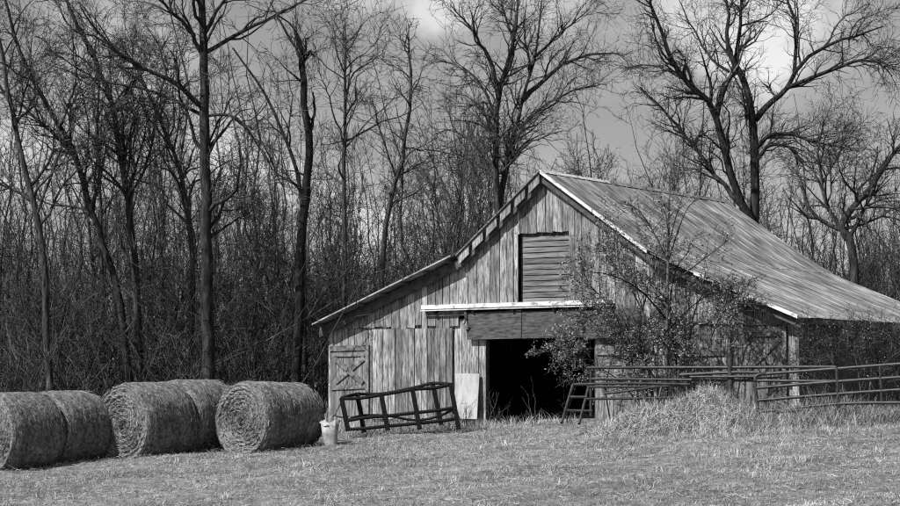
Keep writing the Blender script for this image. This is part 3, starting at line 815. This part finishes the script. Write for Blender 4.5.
# generic woodland trees: a handful of kinds, copied
def wood_variant(seed, H, rad, lean, tmin, dens, l1, a1, twin=False):
    rg = np.random.default_rng(seed)
    K = 14; t = np.linspace(0, 1, K)
    def stem(hh, r0, lx, ly):
        w = np.cumsum(rg.normal(size=(K, 2)) * .09 * hh / 10, axis=0)
        P = np.stack([lx * t ** 1.4 * hh + w[:, 0], ly * t ** 1.4 * hh + w[:, 1], t * hh], -1); P[0, :2] = 0
        return P, np.maximum(r0 * (1 - .9 * t ** .9), .01)
    st = [stem(H, rad, lean, rg.normal() * .05)]
    if twin: st.append(stem(H * .85, rad * .8, -lean - .12, rg.normal() * .1))
    P0 = np.stack([a for a, b in st]); R0 = np.stack([b for a, b in st])
    return tree_meshes('wood', P0, R0, rg, dens=dens, l1=l1, tmin=tmin, a1=a1, up=.09, wob=.21, rmin=.0065)
WV = [wood_variant(101, 11.5, .085, .04, .30, (1.7, 2.4, 3.0, 2.4), (1.2, 3.2), (.4, .8)),
      wood_variant(102, 9.5, .065, -.10, .22, (2.0, 2.4, 3.0, 2.4), (1.0, 2.6), (.4, .9)),
      wood_variant(103, 12.5, .09, .02, .38, (1.6, 2.4, 3.0, 2.4), (1.2, 3.4), (.35, .75), True),
      wood_variant(104, 8.0, .05, .12, .15, (2.4, 2.6, 3.0, 2.2), (.8, 2.4), (.4, .9), True),
      wood_variant(105, 10.5, .075, -.03, .25, (1.8, 2.6, 3.2, 2.4), (1.4, 3.6), (.5, 1.0)),
      wood_variant(107, 10.0, .06, .03, .22, (1.6, 2.0, 2.2, 1.6), (.8, 2.2), (.3, .7)),
      wood_variant(108, 11.0, .065, -.07, .30, (1.5, 1.9, 2.2, 1.6), (.8, 2.4), (.3, .8), True),
      wood_variant(106, 6.5, .04, .05, .10, (2.6, 2.8, 3.2, 2.2), (.7, 2.0), (.4, .9), True)]
wr = random.Random(77)
def wood(n, px0, px1, Y0, Y1, kinds, label, group, top=None, smin=.85, smax=1.15):
    for k in range(n):
        Yd = wr.uniform(Y0, Y1); px = px0 + (px1 - px0) * (k + wr.random()) / n
        tm, cm = WV[wr.choice(kinds)]
        x = gx(px, Yd); sc = wr.uniform(smin, smax)
        plant_tree('woodland_tree', label, (x, Yd, float(ground_z(x, Yd)) - .1), tm, cm, wr.uniform(0, 6.28), (sc, sc, sc * wr.uniform(.9, 1.1)), group, tilt=(wr.gauss(0, .06), wr.gauss(0, .09)))
wood(13, -40, 330, 52, 58, (1, 3, 7, 3), 'bare slender tree standing in the thicket behind the bales', 'front trees of the left woods', smin=.75, smax=.95)
wood(20, -40, 330, 60, 76, (1, 4, 0, 3), 'bare tree deep in the woods behind the bales', 'trees deep in the left woods', smin=.7, smax=.92)
wood(52, -40, 340, 52, 78, (5, 6), 'thin bare pole of a tree among the woods behind the bales', 'thin poles in the left woods', smin=.6, smax=1.2)
wood(22, 320, 520, 58, 80, (5, 6), 'thin bare pole of a tree left of the barn gable', 'thin poles left of the barn gable', smin=.65, smax=1.1)
wood(10, 310, 450, 55, 66, (1, 3, 7, 3), 'low bare tree between the bales and the barn gable', 'trees left of the barn gable', smin=.75, smax=.95)
wood(14, 310, 490, 67, 84, (1, 3, 7, 4), 'pale bare tree far behind, left of the barn gable', 'far trees left of the barn gable', smax=1.0)
wood(30, 440, 760, 64, 88, (3, 4, 1, 5, 6), 'low bare tree behind the barn ridge', 'trees behind the barn ridge', smin=.75, smax=1.12)
wood(24, 730, 930, 60, 84, (7, 3, 1, 5), 'low bare tree behind the right roof slope', 'trees behind the right roof slope', smin=.7, smax=1.0)

# far wood as one mass, and the thicket at its feet
def stems_stuff(name, n, px, Yr_, hr, rr, seed, mat, label, cat, dens=(2.5, 3.0), lean=.2, l1=(.4, 1.4), kmin=.006, xy=None, patchy=False):
    rg = np.random.default_rng(seed)
    if xy is None:
        Yd = rg.uniform(*Yr_, n); x = (rg.uniform(*px, n) - 450) / F_PX * Yd
    else: x, Yd = xy(rg, n)
    if patchy:                                  # stands and clearings
        v = np.sin(x * .55 + seed) + np.sin(Yd * .31 + x * .23) + np.sin(x * .17 - Yd * .12 + 2)
        keep = v + rg.normal(size=n) * .7 > -.35; x, Yd, v = x[keep], Yd[keep], v[keep]; n = len(x)
        h = rg.uniform(*hr, n) * np.clip(.75 + .22 * v, .45, 1.3)
    else: h = rg.uniform(*hr, n)
    k = 6; t = np.linspace(0, 1, k)
    d = rg.normal(size=(n, 2)) * lean
    P = np.stack([x[:, None] + d[:, :1] * t ** 1.3 * h[:, None], Yd[:, None] + d[:, 1:] * t ** 1.3 * h[:, None], ground_z(x, Yd)[:, None] - .05 + t * h[:, None]], -1)
    P[:, 1:] += rg.normal(size=(n, k - 1, 3)) * (.02 * h)[:, None, None]
    R = rg.uniform(*rr, n)[:, None] * (1 - .8 * t)[None]
    s = Soup(); s.tubes(P, R, 4)
    B = grow(P, R, rg, dens[0], .15, (.4, 1.0), l1, 4, .12, .2, rmin=kmin); s.tubes(B[0], B[1], 3)
    C = grow(B[0], B[1], rg, dens[1], .15, (.4, 1.0), (l1[0] * .5, l1[1] * .5), 3, .1, .25, rmin=kmin); s.tubes(C[0], C[1], 3)
    return tag(link(name, s.mesh(name, mat)), label, cat, kind='stuff')
stems_stuff('far_woods', 1150, (-60, 960), (86, 130), (3.5, 9.5), (.03, .07), 51, M['twig'], 'hazy grey mass of bare woods far behind the barn', 'woods', dens=(1.5, 1.8), l1=(.8, 2.2), kmin=.011, patchy=True)
stems_stuff('thicket', 1450, (-40, 470), (50, 66), (0.6, 3.8), (.008, .02), 52, M['brush'], 'dense tangle of saplings and brush at the foot of the left woods', 'brush', dens=(2.0, 2.4), l1=(.5, 1.8), lean=.42, kmin=.006, patchy=True)
stems_stuff('arching_brush', 360, (-30, 285), (48.6, 56), (1.8, 5.0), (.010, .022), 55, M['brush'], 'long arching saplings leaning across the front of the left woods', 'brush', dens=(1.6, 1.6), lean=.65, l1=(.5, 1.8), kmin=.006)
stems_stuff('ridge_brush', 420, (720, 930), (57, 66), (1.5, 4.5), (.01, .022), 53, M['brush'], 'brush and saplings showing above the right roof edge', 'brush', dens=(2.2, 2.4), l1=(.4, 1.2), kmin=.006)

# ------------------------------------------------------------------ leafy sapling with vines in front of the barn
def leaves(s, C, rg, size=(.03, .07)):
    n = len(C); a = norm(rg.normal(size=(n, 3))); b_ = norm(np.cross(a, rg.normal(size=(n, 3))))
    L = rg.uniform(*size, n)[:, None]; W = L * .5
    c2 = np.cross(a, b_) * L * .15
    V = np.stack([C, C + a * L * .5 + b_ * W * .5 + c2, C + a * L, C + a * L * .5 - b_ * W * .5 + c2], 1)
    s.add(V, np.arange(n)[:, None] * 4 + np.arange(4))
def leafy(name, label, Yd, foot_px, stems, seed, nleaf, r0, dens, l1, lsize=(.035, .08), cat='shrub', leaf_fn=None, clump=.10):
    rg = np.random.default_rng(seed)
    foot = at(foot_px[0], foot_px[1], Yd); foot.z = float(ground_z(foot.x, foot.y)) - .08
    root = tag(empty(name, foot), label, cat)
    P = []; R = []
    for pts, d0, d1, ra, rb in stems:
        W = [at(p[0], p[1], Yd + d0 + (d1 - d0) * i / (len(pts) - 1)) - foot for i, p in enumerate(pts)]
        P.append(smooth_curve(W, 12)); R.append(np.linspace(ra, rb, 12))
    P, R = np.stack(P), np.stack(R)
    st = Soup(); st.tubes(P, R, 6)
    B = grow(P, R, rg, dens[0], .1, (.4, 1.1), l1, 6, .05, .22, rmin=.005)
    C = grow(B[0], B[1], rg, dens[1], .1, (.4, 1.1), (l1[0] * .5, l1[1] * .55), 5, .02, .28, rmin=.004)
    D = grow(C[0], C[1], rg, dens[2], .1, (.4, 1.1), (.12, .4), 4, .0, .3, rmin=.004)
    for q, k in ((B, 4), (C, 3), (D, 3)): st.tubes(q[0], q[1], k)
    link('stems', st.mesh('stems', M['brush'], True), root)
    src = np.concatenate([C[0].reshape(-1, 3), D[0].reshape(-1, 3)])
    if leaf_fn is not None:
        src = src[leaf_fn(src + np.array(foot), rg)]
    pick = src[rg.integers(0, len(src), nleaf)] + rg.normal(size=(nleaf, 3)) * clump
    sl = Soup(); leaves(sl, pick, rg, lsize)
    link('leaves', sl.mesh('leaves', M['leaf']), root)
    return root
def proj(P):
    c, s_ = math.cos(PITCH), math.sin(PITCH); z = P[:, 2] - CAM_Z
    d = P[:, 1] * c + z * s_
    return 450 + F_PX * P[:, 0] / d, 253 - F_PX * (-P[:, 1] * s_ + z * c) / d
def clumpy(P, rg, keep=.45):
    v = np.sin(P[:, 0] * 5.1 + P[:, 2] * 3.3) + np.sin(P[:, 2] * 6.7 - P[:, 1] * 2.0) + np.sin(P[:, 0] * 2.3 - P[:, 2] * 1.7 + 1)
    return v > keep * 2 - 1.2
leafy('leafy_sapling', 'leafy sapling with a straight thin stem rising past the roof edge before the barn', 42.2, (666, 412),
      [([(666, 412), (667, 330), (668, 260), (669, 215), (670, 178)], 0, 0, .045, .012),
       ([(668, 262), (655, 235), (640, 212), (622, 200)], 0, -.4, .02, .008), ([(668, 262), (680, 225), (690, 205), (704, 196)], 0, .3, .02, .008),
       ([(668, 250), (675, 220), (684, 192)], 0, -.3, .018, .007), ([(668, 285), (640, 255), (612, 240)], 0, .4, .02, .008),
       ([(668, 285), (700, 262), (728, 240)], 0, -.3, .018, .006), ([(667, 320), (640, 290), (610, 275), (590, 272)], 0, -.4, .02, .008),
       ([(667, 330), (700, 300), (730, 285)], 0, .3, .018, .008), ([(667, 345), (690, 325), (712, 318)], 0, -.4, .015, .006)],
      61, 1800, .05, (4.2, 4.8, 5.0), (.5, 1.2), leaf_fn=lambda P, rg: clumpy(P, rg, .62), clump=.07)
leafy('vine_bush', 'dense leafy vine hanging over the right side of the doorway', 42.9, (655, 418),
      [([(655, 418), (648, 370), (630, 330), (600, 312), (566, 330), (556, 352)], 0, -.3, .03, .008),
       ([(655, 418), (645, 350), (620, 320), (585, 316), (575, 345), (572, 375)], .1, -.3, .03, .008),
       ([(640, 412), (632, 360), (612, 310), (590, 285), (582, 265)], 0, .2, .025, .008),
       ([(660, 415), (652, 340), (632, 290), (612, 262), (600, 245)], .1, .2, .025, .008),
       ([(650, 415), (640, 340), (645, 300), (655, 270), (648, 240)], .1, .3, .025, .008),
       ([(690, 412), (688, 360), (695, 310), (712, 285), (735, 292)], -.8, -.6, .025, .008),
       ([(680, 412), (676, 360), (670, 310), (676, 270), (690, 250)], -.6, -.4, .025, .008),
       ([(645, 418), (632, 395), (612, 375), (596, 368)], -.2, -.4, .02, .006), ([(660, 418), (640, 385), (622, 350), (606, 345)], .1, .1, .02, .006),
       ([(610, 420), (606, 390), (612, 360), (625, 335)], .2, .3, .02, .006), ([(648, 420), (652, 395), (640, 370), (645, 345)], -.3, -.3, .02, .006),
       ([(700, 412), (706, 360), (718, 320), (735, 300), (745, 305)], -1, -1, .02, .008)],
      62, 18000, .05, (7.0, 6.6, 6.6), (.5, 1.3), lsize=(.025, .075), clump=.03, leaf_fn=lambda P, rg: clumpy(P, rg, .30))
leafy('wall_bush', 'tangled bare bush against the shaded right side wall of the barn', 41.2, (862, 405),
      [([(862, 405), (858, 370), (850, 345), (835, 336)], 0, -.3, .02, .006), ([(868, 405), (872, 360), (866, 335), (852, 333)], 0, .2, .02, .006),
       ([(880, 405), (888, 360), (893, 335), (886, 334)], 0, -.2, .02, .006), ([(850, 405), (838, 375), (826, 352), (815, 345)], 0, .2, .018, .006),
       ([(890, 405), (900, 365), (905, 340), (900, 336)], 0, 0, .02, .006), ([(840, 405), (830, 385), (822, 370)], 0, 0, .014, .006), ([(872, 405), (878, 375), (876, 350), (868, 338)], -.3, -.5, .02, .006)],
      63, 900, .03, (13.0, 8.0, 6.5), (.4, 1.4), lsize=(.02, .05), cat='bush', clump=.06)

# ------------------------------------------------------------------ straw heap and weeds
hx, hy = gx(700, 40.8), 40.8
heap_o = Vector((hx, hy, float(ground_z(hx, hy)) - .05))
heap = tag(empty('straw_heap', heap_o), 'shaggy heap of old straw in front of the gates', 'straw heap')
rh = np.random.default_rng(71)
def heap_h(x, y):
    d = np.sqrt((x / np.where(x < 0, 2.3, 1.45)) ** 2 + (y / 1.3) ** 2 + .004) * (1 + .12 * np.sin(3 * np.arctan2(y, x) + 1))
    return (0.76 + .16 * np.sin(x * 3.1 + y) * np.cos(y * 2.6 + 1)) * np.clip(1 - d ** 1.1, 0, None) + .07 * np.sin(x * 4.2 + 1) * np.cos(y * 3.7) * np.clip(1 - d, 0, 1)
s = Soup(); gxx = np.linspace(-2.3, 2.3, 47); gyy = np.linspace(-1.5, 1.5, 31)
X, Y = np.meshgrid(gxx, gyy, indexing='ij')
Z = heap_h(X, Y) - .03 + rh.normal(size=X.shape) * .03 + ground_z(X + hx, Y + hy) - heap_o.z - .05
i, j = np.meshgrid(np.arange(46), np.arange(30), indexing='ij'); b = (i * 31 + j).ravel()
s.add(np.stack([X, Y, Z], -1), np.stack([b, b + 31, b + 32, b + 1], -1))
link('mound', s.mesh('mound', M['hay'], False), heap)
s = Soup(); n = 20000
x = rh.uniform(-2.2, 2.2, n); y = rh.uniform(-1.4, 1.0, n); hh = heap_h(x, y); k = hh > .0
x, y, hh = x[k], y[k], hh[k]; n = len(x)
D = rh.normal(size=(n, 3)) * np.array([.9, .8, 1.0]) + np.stack([x * .25, -.3 + 0 * x, -.1 + 0 * x], -1)
s.strands(np.stack([x, y, hh + rh.uniform(-.03, .07, n) + ground_z(x + hx, y + hy) - heap_o.z - .05], -1), D, rh.uniform(.10, .42, n), rh.uniform(.005, .011, n), rh, .3)
o = link('straw', s.mesh('straw', M['heap_straw']), heap); o['kind'] = 'stuff'

def blades(name, x, y, h, w, lean, seed, mat, label, cat, two=True, z0=None):
    rg = np.random.default_rng(seed); n = len(x)
    z = ground_z(x, y) - .01 if z0 is None else z0
    an = rg.uniform(0, 2 * np.pi, n); S = np.stack([np.cos(an), np.sin(an), 0 * an], -1) * (w / 2)[:, None]
    ln = rg.normal(size=(n, 2)) * lean
    B0 = np.stack([x, y, z], -1)
    T1 = B0 + np.stack([ln[:, 0] * h * .4, ln[:, 1] * h * .4, h * .55], -1)
    T2 = B0 + np.stack([ln[:, 0] * h, ln[:, 1] * h, h * np.clip(1 - .25 * (ln ** 2).sum(1), .3, 1)], -1)
    s = Soup()
    if two:
        V = np.stack([B0 - S, B0 + S, T1 + S * .8, T1 - S * .8, T2], 1); b = np.arange(n)[:, None] * 5
        s.add(V, b + np.array([0, 1, 2, 3])); s.f.append((b + np.array([3, 2, 4])))
    else:
        V = np.stack([B0 - S, B0 + S, T2], 1); s.add(V, np.arange(n)[:, None] * 3 + np.arange(3))
    return tag(link(name, s.mesh(name, mat)), label, cat, kind='stuff')

rg = np.random.default_rng(81)
def view_xy(n, y0, y1, margin=.6):
    u = rg.uniform(0, 1, n); y = np.sqrt(y0 ** 2 + (y1 ** 2 - y0 ** 2) * u); x = rg.uniform(-1, 1, n) * (.232 * y + margin)
    return x, y
def in_barn(x, y, m=0.0):
    dx, dy = x - BASE.x, y - BASE.y
    lx, ly = dx * U.x + dy * U.y, dx * Vv.x + dy * Vv.y
    return (np.abs(lx) < HW + m) & (ly > -m) & (ly < LEN + m)
x, y = view_xy(520000, 18.5, 48.5)
k = ~in_barn(x, y, -.05); x, y = x[k], y[k]
n = len(x)
patch = .6 + .4 * np.sin(x * .9 + y * .7) * np.sin(y * 1.3 - x * .4)
blades('grass', x, y, rg.uniform(.025, .075, n) * (.7 + .6 * patch), rg.uniform(.006, .012, n), 1.1, 82, M['grass'], 'short dry mown grass sloping up to the barn', 'grass', two=False)
tx, ty = view_xy(170, 29, 44); q = rg.integers(0, 170, 5200)
x, y = tx[q] + rg.normal(size=5200) * .09, ty[q] + rg.normal(size=5200) * .09; k = ~in_barn(x, y, .1); x, y = x[k], y[k]
blades('grass_tufts', x, y, rg.uniform(.06, .19, len(x)), rg.uniform(.006, .012, len(x)), .7, 84, M['grass'], 'small rough tufts standing out of the mown grass', 'grass')
x, y = view_xy(24000, 22, 47); k = ~in_barn(x, y, .1); x, y = x[k], y[k]; n = len(x)
s = Soup(); s.strands(np.stack([x, y, ground_z(x, y) + rg.uniform(.02, .08, n)], -1), rg.normal(size=(n, 3)) * np.array([1, 1, .25]), rg.uniform(.04, .15, n), rg.uniform(.004, .009, n), rg, .2)
tag(link('straw_litter', s.mesh('straw_litter', M['straw'])), 'loose straw scattered over the mown grass', 'straw', kind='stuff')

# tall dry weeds: along the gates, along the barn foot, round the rack
def strip(n, px0, px1, Y0, Y1, sk=1.0):
    Yd = rg.uniform(Y0, Y1, n); return gx(px0 + (px1 - px0) * rg.uniform(0, 1, n) ** sk, Yd), Yd
xs, ys, hs = [], [], []
for n, a, c, Y0, Y1, h0, h1 in ((7000, 745, 930, 39.2, 41.2, .2, .7), (1500, 795, 850, 39.6, 40.6, .4, 1.1), (3200, 585, 700, 40.8, 42.2, .08, .32), (5000, 600, 930, 37.9, 39.5, .06, .2), (3500, 318, 500, 44.6, 47.0, .10, .30), (1500, 330, 460, 45.2, 48, .2, .6), (2200, 0, 330, 41.5, 46.0, .1, .35), (900, 486, 590, 45.2, 46.6, .12, .4), (4500, -20, 330, 46, 50, .3, .9)):
    x, y = strip(n, a, c, Y0, Y1); k = ~in_barn(x, y, .02); x, y = x[k], y[k]
    xs.append(x); ys.append(y); hs.append(rg.uniform(h0, h1, len(x)) * rg.uniform(.5, 1, len(x)))
x = rg.normal(size=1300) * .9 + hx + .2; y = rg.normal(size=1300) * .55 + hy - .2       # wisps over the straw heap
xs.append(x); ys.append(y); hs.append(rg.uniform(.15, .45, 1300))
x, y, h = map(np.concatenate, (xs, ys, hs))
zw = ground_z(x, y) - .01 + np.where((np.abs(x - hx) < 2.3) & (np.abs(y - hy) < 1.4), np.clip(heap_h(x - hx, y - hy) - .05, 0, None), 0)
blades('dry_weeds', x, y, h, rg.uniform(.006, .012, len(x)), .6, 83, M['weed'], 'tall dry weeds standing along the gates and the foot of the barn', 'weeds', z0=zw)

# thin bare stalks by the doorway and the gates
def stalks_xy(rg_, n):
    c = rg_.integers(0, 5, n)
    px = np.array([462, 498, 545, 700, 828])[c] + rg_.normal(size=n) * np.array([6, 8, 14, 22, 14])[c]
    Yd = np.array([46.2, 46.0, 45.0, 41.4, 40.2])[c] + rg_.normal(size=n) * .15
    return (px - 450) / F_PX * Yd, Yd
stems_stuff('bare_stalks', 46, None, None, (.3, 1.2), (.005, .010), 54, M['brush'], 'thin bare stalks sprouting by the doorway and the gates', 'stalks', dens=(2.5, 2.0), lean=.25, l1=(.15, .6), kmin=.004, xy=stalks_xy)
